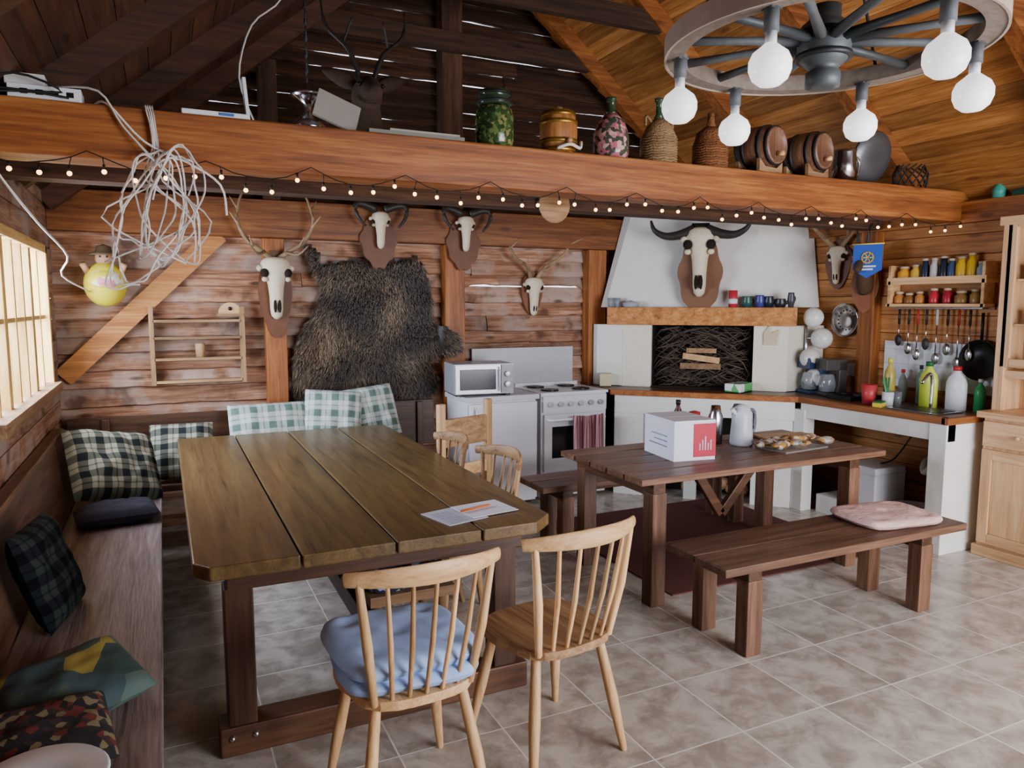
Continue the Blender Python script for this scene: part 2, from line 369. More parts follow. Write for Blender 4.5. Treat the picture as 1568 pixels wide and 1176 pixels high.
# windsor chairs
def chair(name,loc,yaw,k='pine',seat='old'):
    b=B();px=W(k,'x');pz=W(k,'z')
    pts=[]
    for i in range(28):
        t=2*math.pi*i/28;c,s_=math.cos(t),math.sin(t)
        r=(abs(c)**3.2+abs(s_)**3.2)**(-1/3.2);pts.append((.215*c*r*(1.0 if s_>0 else .93),.205*s_*r))
    b.prism(pts,.425,.455,W(seat,'y'),top=pts)
    b.prism([(x*.8,y*.8) for x,y in pts],.41,.425,px,top=[(x*.97,y*.97) for x,y in pts])
    for x in(-1,1):
        for y in(-1,1):
            b.tube([(x*.14,y*.13,.42),(x*.175,y*.17,.2),(x*.205,y*.205,0)],[.017,.021,.013],pz,10)
    def rail(u): return Vector((.225*u,-.19-.085*(1-u*u)-.015,.85+.012*(1-u*u)))
    for j in range(7):
        u=-1+2*j/6;x0=.155*u;yb=-.165-.02*(1-u*u);q=rail(u*.93)
        r=.014 if j in(0,6) else .008
        b.tube([(x0,yb,.44),((x0+q.x)/2,(yb+q.y)/2-.008,.64),(q.x,q.y,q.z)],[r*.9,r*1.15,r*.8],pz,8)
    P=[rail(-1.08+2.16*i/16) for i in range(17)]
    b.tube(P,[(.011,.022+.012*math.sin(math.pi*i/16)) for i in range(17)],px,10)
    return b.end(name,loc,(0,0,yaw),bev=.003)
chair('spindle_chair',(.66,2.21,0),ra(3),seat='pine');chair('spindle_chair',(1.22,2.29,0),ra(9))
chair('spindle_chair',(1.30,3.34,0),ra(92),k='old');chair('spindle_chair',(1.22,3.84,0),ra(88),k='old')
cb=mat('blue_cushion','#a3c3f2',.85,var=.12,scale=8,bump=.5)
pillow('seat_cushion',.46,.44,.07,cb,(.65,2.24,.535),(0,ra(1),ra(4)),n=30,fl=True)
pillow('seat_cushion',.45,.43,.06,cb,(.66,2.23,.485),(0,0,ra(-4)),n=30,fl=True)
fb=patches('blue_floral',['#1e2d4a','#23345a','#1b2740','#9fb0cc'],40)
pillow('seat_cushion',.4,.36,.06,fb,(.88,2.98,.482),(0,0,.1),fl=True)
b=B();b.box((.7,2.8,.41),(1.06,3.16,.452),W('old','x'))
for x in(.74,1.02):
    for y in(2.85,3.12): b.tube([(x,y,.42),(x,y,0)],.018,W('old','z'))
b.end('wooden_stool')
b=B();b.M=Matrix.Translation((1.66,4.55,0))@RZ(ra(20));q=W('pine','z');qx=W('pine','x')
for x in(-.2,.2): b.box((x-.025,-.22,0),(x+.025,-.18,1.0),q);b.box((x-.025,.16,0),(x+.025,.2,.43),q)
b.box((-.22,-.2,.42),(.22,.22,.46),qx);b.box((-.19,-.215,.72),(.19,-.19,.90),W('old','x'));b.box((-.19,-.215,.52),(.19,-.19,.6),qx)
b.end('plank_chair',bev=.006)
# small table
b=B();tm=W('bench','x')
for y in (3.08,3.255,3.43,3.605,3.78): b.box((2.20,y+.005,.68),(4.03,y+.168,.715),tm)
ex,ez=W('dark','y'),W('bench','z')
for x in(2.34,3.80):
    b.box((x-.04,3.12,.60),(x+.04,3.92,.68),ex)
    for y in(3.16,3.86): b.box((x-.045,y-.045,0),(x+.045,y+.045,.62),ez)
b.box((2.34,3.48,.60),(3.80,3.54,.68),W('dark','x'))
b.bar((3.35,3.51,.60),(3.10,3.51,.32),.04,.06,W('dark','x'))
b.bar((3.10,3.51,.32),(2.9,3.51,.60),.04,.06,W('dark','x'))
b.end('wooden_table',bev=.005)
def bench(name,x0,x1,y0,y1,fx):
    b=B()
    for k in range(2):
        a=y0+(y1-y0)*k/2;b.box((x0,a+.003,.41),(x1,a+(y1-y0)/2-.003,.45),tm)
    for x in fx:
        b.box((x-.04,y0+.03,.34),(x+.04,y1-.03,.41),ex)
        for y in(y0+.065,y1-.065): b.box((x-.045,y-.04,0),(x+.045,y+.04,.36),ez)
    b.box((fx[0],(y0+y1)/2-.02,.35),(fx[1],(y0+y1)/2+.02,.41),W('dark','x'))
    return b.end(name,bev=.005)
bench('wooden_bench',2.2,3.86,2.44,2.88,(2.40,3.58));bench('wooden_bench',2.15,4.0,4.08,4.45,(2.35,3.8))
pillow('seat_pad',.52,.40,.05,mat('pink_pad','#d9b8b0',.95,var=.3,scale=40,bump=.5),(3.52,2.68,.476),(0,0,ra(-8)),fl=True)
b=B();b.box((2.5,3.2,.001),(4.15,4.75,.008),mat('red_rug','#57302a',.95,var=.25,scale=40));b.end('floor_rug')
# ------ fridge, microwave, stove
b=B();b.box((2.10,5.26,.03),(2.70,5.70,.86),white,.5);b.box((2.08,5.235,.86),(2.72,5.70,.90),mat('fridge_top','#d7dbe2',.4));
b.box((2.11,5.215,.06),(2.69,5.255,.845),white,.5);b.tube([(2.15,5.20,.70),(2.155,5.18,.72),(2.155,5.18,.80),(2.15,5.20,.82)],.012,white)
for x in(2.14,2.66): b.box((x-.02,5.3,0),(x+.02,5.68,.04),black)
b.end('refrigerator',bev=.02)
b=B();b.M=Matrix.Translation((2.27,5.43,.905))@RZ(-.12);sv=mat('silver_plastic','#b9bcc2',.35,metal=.4)
b.box((-.24,-.17,.015),(.24,.17,.25),sv,.5);b.box((-.235,-.185,.02),(.13,-.17,.245),sv,.5);b.box((-.20,-.19,.05),(.09,-.184,.21),mat('microwave_glass','#15171c',.15),.5)
b.tube([(.11,-.19,.04),(.115,-.205,.07),(.115,-.205,.2),(.11,-.19,.225)],.009,sv);b.box((.135,-.18,.02),(.235,-.17,.245),mat('panel','#a5a8b0',.4))
for z_ in(.09,.17): b.tube([(.185,-.18,z_),(.185,-.205,z_)],.024,sv,16)
for x in(-.2,.2): b.box((x-.02,-.14,-.003),(x+.02,.14,.02),black)
b.end('microwave_oven',bev=.005)
b=B();b.box((2.75,5.27,.03),(3.37,5.79,.88),white,.5);b.box((2.74,5.25,.88),(3.38,5.79,.90),white,.6)
for x in(2.9,3.2):
    for y in(5.4,5.66): b.lathe([(0,0),(.075,0),(.075,.012),(0,.012)],black,(x,y,.9))
b.box((2.76,5.245,.74),(3.36,5.275,.87),white,.55)
for k in range(6): b.tube([(2.82+k*.095,5.25,.805),(2.82+k*.095,5.215,.805)],.021,mat('knob','#a8aab0',.3),14)
b.box((2.77,5.24,.25),(3.35,5.27,.72),white,.5);b.box((2.84,5.235,.36),(3.28,5.242,.62),mat('oven_glass','#1a1c20',.12),.5)
b.tube([(2.80,5.24,.68),(2.80,5.2,.68),(3.32,5.2,.68),(3.32,5.24,.68)],.011,white);b.box((2.77,5.245,.05),(3.35,5.27,.23),white,.5)
b.box((2.75,5.75,.9),(3.37,5.79,.93),white,.4)
b.end('gas_stove',bev=.006)
b=B();tw_=plaid('towel_check','#c9a0a4','#6b3a42','#9a6a72',.03);vs=[];n=20
for i in range(n+1):
    for j in range(9): u=i/n;v=j/8;vs.append((3.0+.29*u,5.175-.012*math.sin(u*17)-.01*v,.70-.34*v+.03*abs(u-.5)))
b.add(vs,[(i*9+j,(i+1)*9+j,(i+1)*9+j+1,i*9+j+1) for i in range(n) for j in range(8)],tw_,.5,True);o=b.end('dish_towel');o.modifiers.new('s','SOLIDIFY').thickness=.006
b=B();b.box((2.36,YB-.095,.90),(3.34,YB-.075,1.24),mat('splash','#a8adb0',.3,var=.1));b.end('backsplash_panel')
# ------ counter
b=B();ct=mat('counter_tile','#6a4a35',.35,var=.2);ce=W('step','y')
b.prism([(3.43,5.28),(4.48,4.23),(4.48,3.03),(5.03,3.03),(5.03,5.70),(3.43,5.70)],.855,.895,ct)
b.M=Matrix.Translation((3.40,5.25,0))@RZ(-math.pi/4);LD=1.485
b.box((0,0,.855),(LD,.05,.90),W('step','x'))
b.box((.03,.04,.70),(LD-.02,.10,.855),plaster,.5)
for a,c in((.03,.28),(.62,.72),(1.15,LD-.03)): b.box((a,.04,0),(c,.12,.70),plaster,.5)
b.box((0,.3,.02),(LD,.34,.80),mat('shade_back','#1c1512',.9))  # near-black sheet, stands in for the shade under the counter
b.M=Matrix.Identity(4)
b.box((4.45,3.0,.855),(4.50,4.22,.90),ce);b.box((4.45,2.98,.855),(5.03,3.03,.90),W('step','x'))
b.box((4.48,3.0,.74),(4.56,4.2,.855),plaster,.5);b.box((4.47,3.0,0),(5.03,3.12,.855),plaster,.6)
b.box((4.47,4.15,0),(4.58,4.26,.8),plaster,.5)
b.end('kitchen_counter',bev=.004)
# fireplace
b=B();b.M=Matrix.Translation((3.66,5.47,0))@RZ(-math.pi/4)
soot=mat('soot','#14100e',.95,var=.3)
b.box((0,0,.896),(.255,.30,1.44),ptile,.5);b.box((1.10,0,.896),(1.37,.46,1.44),ptile,.5)
b.box((.255,.44,.896),(1.10,.5,1.44),soot);b.box((.25,.05,.896),(.262,.45,1.44),soot);b.box((1.095,.05,.896),(1.107,.45,1.44),soot)
b.box((.2,.0,.897),(1.15,.42,.905),mat('hearth','#2a1f1a',.9))
b.box((-.12,-.09,1.44),(1.43,.20,1.59),W('orange','x'),.8)
b.M=Matrix.Identity(4)
b.prism([(3.50,5.63),(3.66,5.47),(3.88,5.69),(3.50,5.69)],.90,1.44,plaster,.5)
b.prism([(4.63,4.50),(5.03,4.50),(5.03,4.9),(4.63,4.6)],.90,1.44,ptile,.3)
b.prism([(3.56,5.60),(4.45,4.71),(5.03,4.56),(5.03,5.67),(3.56,5.67)],1.59,2.42,plaster,.5,top=[(3.80,5.56),(4.56,4.80),(5.03,4.68),(5.03,5.67),(3.80,5.67)])
b.end('corner_fireplace',bev=.006)
b=B();b.M=Matrix.Translation((3.66,5.47,0))@RZ(-math.pi/4);tw2=mat('twigs','#50453b',.9,var=.4)
for k in range(800):
    x=ru(.3,1.06);y=ru(.08,.42);z_=ru(.91,1.40);a=ru(-.7,.7);l=ru(.05,.18)
    dx,dzz=l*math.cos(a),l*math.sin(a)
    x0=min(max(x-dx,.27),1.08);x1=min(max(x+dx,.27),1.08)
    b.tube([(x0,y,min(1.42,max(.91,z_-dzz))),(x,y+ru(-.02,.02),z_+ru(-.01,.01)),(x1,y,min(1.42,max(.91,z_+dzz)))],ru(.002,.006),tw2,5)
b.box((.52,.05,1.13),(.83,.08,1.18),W('pine','x'),rot=Matrix.Rotation(.12,3,'Y'));b.box((.55,.055,1.20),(.80,.08,1.24),W('old','x'));b.box((.50,.055,1.06),(.84,.08,1.11),W('old','x'))
b.end('kindling_pile')
# ---------------- trophies
def skull(b,L=.36,w=1.0,m=bone):
    R_=[(0,.055,.045),(.05,.072,.06),(.13,.08,.062),(.22,.076,.058),(.32,.052,.05),(.45,.042,.042),(.65,.036,.036),(.85,.034,.028),(.95,.028,.02),(1,.012,.01)]
    b.tube([(0,-.05-.012*math.sin(q*3),-q*L) for q,_,_ in R_],[(a*w*L/.36,c*w*L/.36) for _,a,c in R_],m,16,.6,up=(0,-1,0))
    k=L/.36
    for s_ in(-1,1):
        b.sph((s_*.060*w*k,-.085*k,-.088*k),(.025*k,.026*k,.026*k),dsock,12)
        b.sph((s_*.013*k,-.085*k,-.285*k),(.010*k,.022*k,.040*k),dsock,10)
        b.sph((s_*.082*w*k,-.055*k,-.06*k),(.02*k,.025*k,.02*k),m,10)
        b.sph((s_*.06*w*k,-.075*k,-.125*k),(.018*k,.02*k,.016*k),m,10)
def shield(b,w,h,m=shieldm,wavy=0,y0=0.0,y1=-.025):
    poly=[]
    for i in range(54):
        t=2*math.pi*i/54;r=1+wavy*math.sin(9*t)
        tap=1-.25*max(0,-math.sin(t))
        poly.append((w/2*math.cos(t)*r*tap,-h/2+h/2*math.sin(t)*r))
    b.plate(poly[::-1],y0,y1,m)
def stag(name,loc,L,LA,RA,sh=None,yaw=0,w=1):
    b=B();
    if sh: 
        b.M=Matrix.Translation((0,0,.06));shield(b,*sh);b.M=Matrix.Identity(4)
    skull(b,L,w)
    for A in(LA,RA):
        for pts,r in A:
            sp=smooth(pts);N=len(sp);b.tube(sp,[r*(1-.72*i/(N-1)) for i in range(N)],antler,8)
    return b.end(name,loc,(0,0,yaw))
def mir(A): return [([(-x,y,z) for x,y,z in p],r) for p,r in A]
A1=[([(-.03,-.05,0),(-.10,-.1,.05),(-.20,-.14,.12),(-.26,-.16,.25),(-.24,-.14,.38),(-.21,-.12,.46)],.021),([(-.08,-.1,.04),(-.14,-.22,.02),(-.2,-.28,.08)],.013),([(-.25,-.16,.22),(-.31,-.2,.30)],.012),([(-.25,-.15,.33),(-.30,-.1,.42)],.011),([(-.16,-.13,.08),(-.19,-.22,.15)],.011)]
yb=YB-.19
stag('deer_skull_trophy',(.765,yb+.02,1.95),.44,A1,mir(A1),(.24,.64),0,1.1)
A2=[([(-.03,-.05,0),(-.09,-.1,.10),(-.22,-.12,.18),(-.27,-.1,.34),(-.23,-.1,.46)],.019),([(-.06,-.08,.06),(-.12,-.18,.10),(-.13,-.2,.2)],.012),([(-.25,-.12,.25),(-.17,-.14,.33)],.011)]
A2R=[([(.03,-.05,0),(.10,-.1,.10),(.25,-.12,.2),(.38,-.1,.38),(.43,-.1,.50)],.019),([(.06,-.08,.06),(.12,-.18,.10),(.16,-.2,.2)],.012),([(.33,-.12,.3),(.46,-.14,.36)],.011)]
stag('deer_skull_trophy',(2.93,YB-.07,1.84),.32,A2,A2R,(.2,.38),0,1.15)
def ram(name,loc,s_=1,yaw=0):
    b=B();shield(b,.29,.40,wavy=.05);b.M=Matrix.Translation((0,-.02,.02));skull(b,.27,1.15)
    for q in(-1,1):
        P=[(q*(.03+.17*math.sin(a*.85)),-.06-.05*a/3,.07*math.sin(a*1.25)+.02-.03*a) for a in [i*3.0/16 for i in range(17)]]
        b.tube(P,[.034*(1-.75*i/16) for i in range(17)],horn,10,.8)
    return b.end(name,loc,(0,0,yaw))
ram('ram_skull_trophy',(1.54,yb-.01,2.29));ram('ram_skull_trophy',(2.24,yb-.01,2.29))
# buffalo skull on hood
b=B();brown=mat('shield_wave','#7a563e',.6,var=.2)
b.M=Matrix.Translation((0,0,-.06));shield(b,.36,.68,brown,wavy=.05)
b.M=Matrix.Identity(4);skull(b,.56,1.0)
for q in(-1,1):
    P=smooth([(q*.05,-.07,-.01),(q*.16,-.08,-.05),(q*.28,-.1,-.06),(q*.37,-.12,-.01),(q*.40,-.12,.07)])
    b.tube(P,[.045*(1-.8*(i/(len(P)-1))**1.3) for i in range(len(P))],horn,12,.7)
b.tube([(-.07,-.05,.0),(.07,-.05,.0)],.045,dsock,10)
b.end('buffalo_skull_trophy',(4.10,4.98,2.24),(0,0,-math.pi/4))
furm=mat('taxidermy_fur','#4a3626',.9,var=.4,scale=40)
b=B();shield(b,.2,.4);b.tube(smooth([(0,0,-.2),(0,-.1,-.1),(0,-.16,.02),(0,-.24,-.02),(0,-.33,-.09)]),[(.06,.09),(.06,.09),(.06,.085),(.055,.08),(.052,.07),(.05,.065),(.052,.06),(.055,.06),(.06,.062),(.055,.058),(.045,.05),(.038,.042),(.034,.036),(.032,.034),(.03,.03),(.028,.028),(.02,.02)],furm,14,.3)
for q in(-1,1):
    b.tube(smooth([(q*.025,-.17,.06),(q*.04,-.17,.2),(q*.05,-.13,.27),(q*.05,-.08,.25)]),[.011,.011,.010,.008,.006,.003],horn,8)
    b.tube([(q*.05,-.15,.03),(q*.10,-.13,.08),(q*.12,-.12,.12)],[.015,.02,.004],furm,8)
    b.sph((q*.05,-.21,.0),.010,black,8)
b.end('chamois_head_trophy',(XR-.09,4.06,1.95),(0,0,-math.pi/2+.5))
A3=[([(-.03,-.05,0),(-.12,-.1,.10),(-.22,-.12,.22),(-.25,-.1,.36)],.022),([(-.08,-.08,.06),(-.12,-.2,.12)],.013),([(-.22,-.12,.22),(-.32,-.14,.28)],.011)]
stag('deer_skull_trophy',(XR-.02,4.38,2.08),.3,A3,mir(A3),(.2,.4),-math.pi/2+.4)
# boar hide
poly=[(1.00,2.06),(1.08,2.05),(1.12,1.92),(1.38,1.97),(1.55,1.94),(1.89,2.00),(1.97,1.81),(1.99,1.49),(2.18,1.37),(2.21,1.24),(2.10,1.20),(1.96,1.19),(2.04,.99),(1.98,.88),(1.46,.87),(1.2,.87),(.90,.88),(.86,1.05),(.93,1.35),(1.03,1.50),(1.12,1.72)]
def inp(x,z):
    c=False;n=len(poly)
    for i in range(n):
        x1,z1=poly[i];x2,z2=poly[(i+1)%n]
        if (z1>z)!=(z2>z) and x<(x2-x1)*(z-z1)/(z2-z1)+x1:c=not c
    return c
hy=YB-.10
def hyf(x,z): 
    e=min(min(math.hypot(x-px,z-pz) for px,pz in poly),.3)
    return hy-.10*min(e/.3,1)+.03*nz(x*4,z*4,1)-(.1 if 2.05<x<2.3 else 0)
hf=NT('boar_fur');c=hf.ramp(hf.tint(),[(0,'#0d0a08'),(.5,'#2e241b'),(.85,'#66533f'),(1,'#8f7a5e')]);hf.set(hf.b,'Base Color',c);hf.set(hf.b,'Roughness',.5);hf=hf.m
b=B();g=.03;idx={};vs=[];fs=[]
for i in range(int(.8/g),int(2.3/g)):
    for j in range(int(.7/g),int(2.2/g)):
        if inp((i+.5)*g,(j+.5)*g):
            q=[]
            for a,c in((i,j),(i+1,j),(i+1,j+1),(i,j+1)):
                if (a,c) not in idx: idx[(a,c)]=len(vs);vs.append((a*g,hyf(a*g,c*g),c*g))
                q.append(idx[(a,c)])
            fs.append(q)
b.add(vs,fs,hf,.3,True)
cnt=0
while cnt<24000:
    x=ru(.85,2.25);z_=ru(.86,2.08)
    if not inp(x,z_): continue
    cnt+=1;y=hyf(x,z_);L_=ru(.04,.09);cx=(x-1.45)
    ang=-math.pi/2+cx*.8+ru(-.35,.35)+.9*nz(x*3.0,z_*3.0,9)
    dx,dz_=math.cos(ang),math.sin(ang);out=ru(.008,.035);w=ru(.0008,.0021)
    p0=Vector((x,y+.004,z_));p1=p0+Vector((dx*L_*.5,-out,dz_*L_*.5));p2=p0+Vector((dx*L_,-out*.9,dz_*L_))
    sd=Vector((-dz_,0,dx))*w
    t_=min(1,max(0,.5+.5*nz(x*4,z_*4,3)+ru(-.35,.4)+(.15 if x<1.2 and z_>1.0 else 0)))
    b.add([p0-sd,p0+sd,p1+sd,p1-sd,p2],[(0,1,2,3),(3,2,4)],hf,t_)
b.end('boar_hide')
# ---------------- wall shelf rack
b=B();px=W('old','x');pz=W('old','z');y0,y1=YB-.16,YB-.05
for x in(-.07,.53): b.box((x-.015,y0,1.05),(x+.015,y1,1.60),pz)
for z_ in(1.06,1.22,1.37,1.49): b.box((-.06,y0,z_),(.52,y1,z_+.018),px)
b.box((.36,y0-.01,1.53),(.54,y1,1.55),px)
b.plate([(.37+.08*(1-math.cos(t))*1.0,1.55+.08*math.sin(t)) for t in [math.pi*i/12 for i in range(13)]],y0+.02,y0+.05,W('pine','x'))
b.tube([(.45,y0+.018,1.585),(.45,y0+.012,1.585)],.014,black,12)
b.end('wall_shelf')
b=B();b.lathe([(0,0),(.03,0),(.035,.09),(.03,.1),(0,.1)],W('old','z'));b.end('wooden_mug',(.24,YB-.12,1.239))
b=B();yl=mat('yellow_ceramic','#cfc22e',.35,var=.1)
b.sph((0,0,0),(.13,.12,.15),yl,24,.5)
wg=patches('flower_paint',['#e0d8c8','#c87a8a','#cfc22e','#e0d8c8','#cfc22e'],25,.4)
b.sph((0,-.02,.02),(.122,.115,.09),wg,24)
b.sph((0,-.01,.17),(.055,.05,.055),mat('egg_face','#b98d6a',.6),14);b.lathe([(0,.0),(.095,.0),(.08,.015),(.05,.03),(.045,.06),(0,.075)],mat('egg_hat','#5a4a34',.8),(0,0,.19))
for q in(-1,1): b.sph((q*.02,-.055,.18),.008,black,6);b.tube([(q*.1,-.03,.08),(q*.12,-.08,.13)],.02,mat('egg_face','#b98d6a'),8)
b.end('ceramic_egg_figure',(-.33,YB-.22,1.75))
# ---------------- fairy lights
b=B();em=mat('fairy_bulb','#ffb866',.4,emit=10,var=0);yy=3.32
xk=[-.65+.42*i for i in range(14)];xk[-1]=5.0;pts=[]
for a,c in zip(xk[:-1],xk[1:]):
    for i in range(8):
        t=i/8;x=a+(c-a)*t;pts.append((x,yy-.01,2.20-.06*math.sin(math.pi*t)+.01*nz(x*9,0,0)))
b.tube(pts,.0025,bcable,5)
for i,p in enumerate(pts):
    if i%2==1: q=(p[0]+ru(-.012,.012),p[1]-.005,p[2]-ru(.0,.035));b.tube([p,q],.002,bcable,4);b.tube([q,(q[0],q[1],q[2]-.02)],.005,bcable,6);b.sph((q[0],q[1],q[2]-.028),.0095,em,8)
b.end('fairy_lights')
# cables
b=B();random.seed(5)
for k in range(7):
    P=[];n=20;rx=ru(.03,.13);rz=ru(.10,.25);zz=2.20-rz+ru(-.05,.04);cx=ru(-.04,.07);yy_=3.24+.01*k
    tl=ru(-.4,.4)
    for i in range(n+1):
        t=i/n;a=t*2*math.pi*1.3+k*1.1+1.2
        x=rx*math.cos(a)*ru(.8,1.2);z_=rz*math.sin(a)*ru(.88,1.1)
        P.append((cx+x+z_*tl,yy_+.02*math.sin(a*1.7+k),zz+z_))
    b.tube(smooth(P,3),.0036,wcable,5)
for k in range(4): b.tube(smooth([(-.02+k*.008,3.42,2.392),(-.02+k*.008,3.325,2.388),(.0+k*.006,3.31,2.24),(-.03+k*.02,3.28,2.1),(ru(-.2,.2),3.27,1.95),(ru(-.22,.22),3.27,1.78)]),.0036,wcable,5)
b.tube(smooth([(-.2,3.42,2.40),(-.15,3.325,2.385),(-.03,3.3,2.25),(.12,3.28,2.18),(.24,3.28,2.10),(.26,3.28,1.98)]),.0045,wcable,5)
b.tube(smooth([(-.33,3.42,2.45),(-.18,3.33,2.43),(-.1,3.31,2.3),(0.02,3.28,2.16)]),.0045,wcable,5)
b.tube(smooth([(-.62,3.3,2.3),(-.52,3.3,2.1),(-.44,3.6,1.95),(-.40,4.2,1.85),(-.5,4.9,1.78),(-.42,YB-.3,1.7)]),.005,wcable,5)
b.tube(smooth([(-.62,3.3,2.42),(-.5,3.3,2.40),(-.3,3.32,2.41),(-.45,3.31,2.46),(-.62,3.3,2.38)]),.005,bcable,5)
b.tube(smooth([(-.62,3.3,2.34),(-.52,3.29,2.38),(-.4,3.32,2.40),(-.28,3.34,2.395)]),.005,bcable,5)
b.end('cable_bundle')
b=B();b.tube(smooth([(.62,3.62,3.25),(.56,3.62,3.0),(.42,3.6,2.85),(.36,3.6,2.62),(.42,3.58,2.42)]),.004,wcable,5);b.end('hanging_cable')
random.seed(9)
# ---------------- things on beam
bz=2.386;by=3.44
b=B();b.box((-.12,-.06,0),(.12,.06,.05),white,.5);b.box((-.13,-.04,.05),(.0,.05,.095),mat('grey_white','#c9c9c6',.5),.5)
for k in range(4): b.box((-.08+k*.05,-.062,.015),(-.055+k*.05,-.058,.035),black)
b.end('network_router',(-.36,by-.02,bz),bev=.004)
b=B();b.box((-.16,-.09,0),(.10,.09,.02),white,.5);b.box((.09,-.02,0),(.105,.02,.19),white,.5,rot=Matrix.Rotation(-.08,3,'Y'));b.box((-.02,-.094,.004),(.04,-.088,.016),mat('label_blue','#4a78c8',.5));b.end('white_wifi_box',(.27,by,bz),bev=.004)
b=B();b.box((-.1,-.005,0),(.1,.005,.16),mat('grey_board','#9c9a92',.5),.5,rot=Matrix.Rotation(.35,3,'Y')@Matrix.Rotation(-.5,3,'X'));b.end('leaning_board',(.76,by+.02,bz+.02))
b=B();b.box((-.24,-.08,0),(.22,.08,.018),mat('grey_book','#77776f',.6));b.box((-.14,-.07,.018),(.2,.07,.03),mat('grey_book2','#8f8d80',.6));b.end('stacked_boards',(1.12,by,bz))
glassg=mat('green_glass','#3f5a40',.1,trans=.5,var=.2);
b=B();b.lathe([(0,0),(.085,0),(.095,.02),(.095,.15),(.088,.18),(.07,.2),(0,.2)],patches('pickles',['#5d6f3c','#2c4424','#7a7a44','#33502a','#23381e'],55,.12));b.lathe([(.07,.2),(.085,.205),(.085,.22),(.06,.235),(.08,.25),(.08,.27),(0,.275)],glassg)
for z_ in(.215,.255): b.lathe([(.088,z_-.005),(.092,z_),(.088,z_+.005)],iron)
b.end('pickle_jar',(1.53,by,bz))
def barrel(b,r,h,m,mh,n=20):
    pr=[(r*(.82+.18*math.sin(math.pi*i/8)),h*i/8) for i in range(9)]
    b.lathe([(0,.008),(pr[0][0]*.9,.008),(pr[0][0]*.92,0)]+pr+[(pr[-1][0]*.92,h),(pr[-1][0]*.9,h-.008),(0,h-.008)],m,n=n)
    for t in(.08,.28,.72,.92):
        rr=r*(.82+.18*math.sin(math.pi*t))+.003;b.lathe([(rr,h*t-.01),(rr+.002,h*t-.01),(rr+.002,h*t+.01),(rr,h*t+.01)],mh,n=n)
b=B();barrel(b,.098,.21,W('orange','z'),mat('brass','#a8863a',.35,metal=.8));b.tube([(0,-.09,.05),(0,-.13,.05)],.012,W('pine','y'));b.tube([(0,.0,.2),(0,0,.235)],.02,W('pine','z'));b.tube(smooth([(-.06,-.1,.01),(0,-.125,.03),(.07,-.1,.02),(.1,-.06,.06)]),.008,wcable);b.end('small_wooden_barrel',(1.89,by,bz))
b=B();pk=patches('pink_petals',['#b87a84','#3a4438','#a9606c','#c9a098','#46503f','#3f4a3c'],48,.15)
b.lathe([(0,0),(.085,0),(.095,.03),(.095,.12),(.075,.19),(.035,.235),(0,.235)],pk);b.lathe([(.035,.235),(.022,.25),(.02,.30),(.028,.305),(.028,.32),(0,.325)],glassg);b.end('glass_demijohn',(2.21,by,bz))
wk=mat('wicker','#8f7450',.8,var=.5,scale=90,bump=1);wk2=mat('wicker_red','#7c4e2c',.8,var=.5,scale=90,bump=1)
def wicker(b,m,r,h):
    for i in range(14):
        z_=h*(i+.5)/14;rr=r*(1 if z_<h*.7 else 1-.35*(z_-h*.7)/(h*.3))
        b.tube([(rr*math.cos(2*math.pi*k/20),rr*math.sin(2*math.pi*k/20),z_+.003*(-1)**k) for k in range(21)],.006,m,5)
b=B();b.lathe([(0,0),(.09,0),(.098,.04),(.098,.14),(.07,.2),(.03,.24),(0,.24)],wk);wicker(b,wk,.098,.19);b.lathe([(.03,.24),(.018,.27),(.018,.33),(.026,.335),(.026,.35),(0,.355)],glassg)
for q in(-1,1): b.tube(smooth([(q*.05,0,.22),(q*.085,0,.25),(q*.09,0,.2)]),.008,wk)
b.end('wicker_demijohn',(2.52,by,bz))
b=B();b.lathe([(0,0),(.095,0),(.098,.03),(.095,.14),(.08,.2),(.04,.23),(0,.23)],wk2);wicker(b,wk2,.097,.19);b.lathe([(.03,.23),(.02,.26),(.02,.31),(0,.315)],wk2);b.end('wicker_demijohn',(2.88,by,bz))
for x in(3.25,3.63):
    b=B();b.M=Matrix.Translation((0,.11,.15))@Matrix.Rotation(ra(90),4,'X');barrel(b,.125,.23,W('bench','z'),iron);b.M=Matrix.Identity(4)
    for y_ in(-.07,.07):
        b.plate([(-.12,0),(.12,0),(.12,.07),(.06,.03),(-.06,.03),(-.12,.07)],y_-.01,y_+.01,W('old','x'))
    b.tube([(0,-.12,.10),(0,-.16,.10)],.013,W('pine','y'));b.end('wine_barrel',(x,by,bz),(0,0,.25))
b=B();b.lathe([(0,0),(.075,0),(.07,.12),(.065,.18),(.07,.2),(.06,.2),(.06,.03),(0,.03)],chrome);b.tube(smooth([(.065,0,.17),(.12,0,.15),(.12,0,.06),(.07,0,.04)]),.009,chrome);b.end('metal_milk_jug',(3.96,by,bz))
b=B();b.M=Matrix.Rotation(ra(-72),4,'X');b.lathe([(0,0),(.11,.0),(.17,.02),(.175,.03),(.11,.012),(0,.012)],mat('pewter','#5f6163',.4,metal=.7));b.end('pewter_plate',(4.25,by+.02,bz+.17))
b=B()
for k in range(14):
    a=k*.45;b.tube(smooth([(.12*math.cos(a),.08*math.sin(a),.01),(.13*math.cos(a+.5),.09*math.sin(a+.5),.09),(.1*math.cos(a+1.2),.07*math.sin(a+1.2),.15)]),.006,mat('dark_twig','#2d241d',.9),5)
b.end('wire_basket',(4.58,by,bz))
b=B()
b.tube([(0,0,.22),(0,0,.9)],.004,iron,6)
for k in range(18): b.sph((0,0,.24+k*.036),(.010,.004,.02) if k%2 else (.004,.010,.02),iron,6)
b.lathe([(0,.22),(.02,.21),(.03,.19),(.075,.17),(.08,.16),(.05,.15),(.02,.12),(.02,.08),(.06,.05),(.085,.02),(.08,0),(.03,-.02),(0,-.02)],chrome);b.end('hanging_oil_lamp',(.66,3.62,2.42))
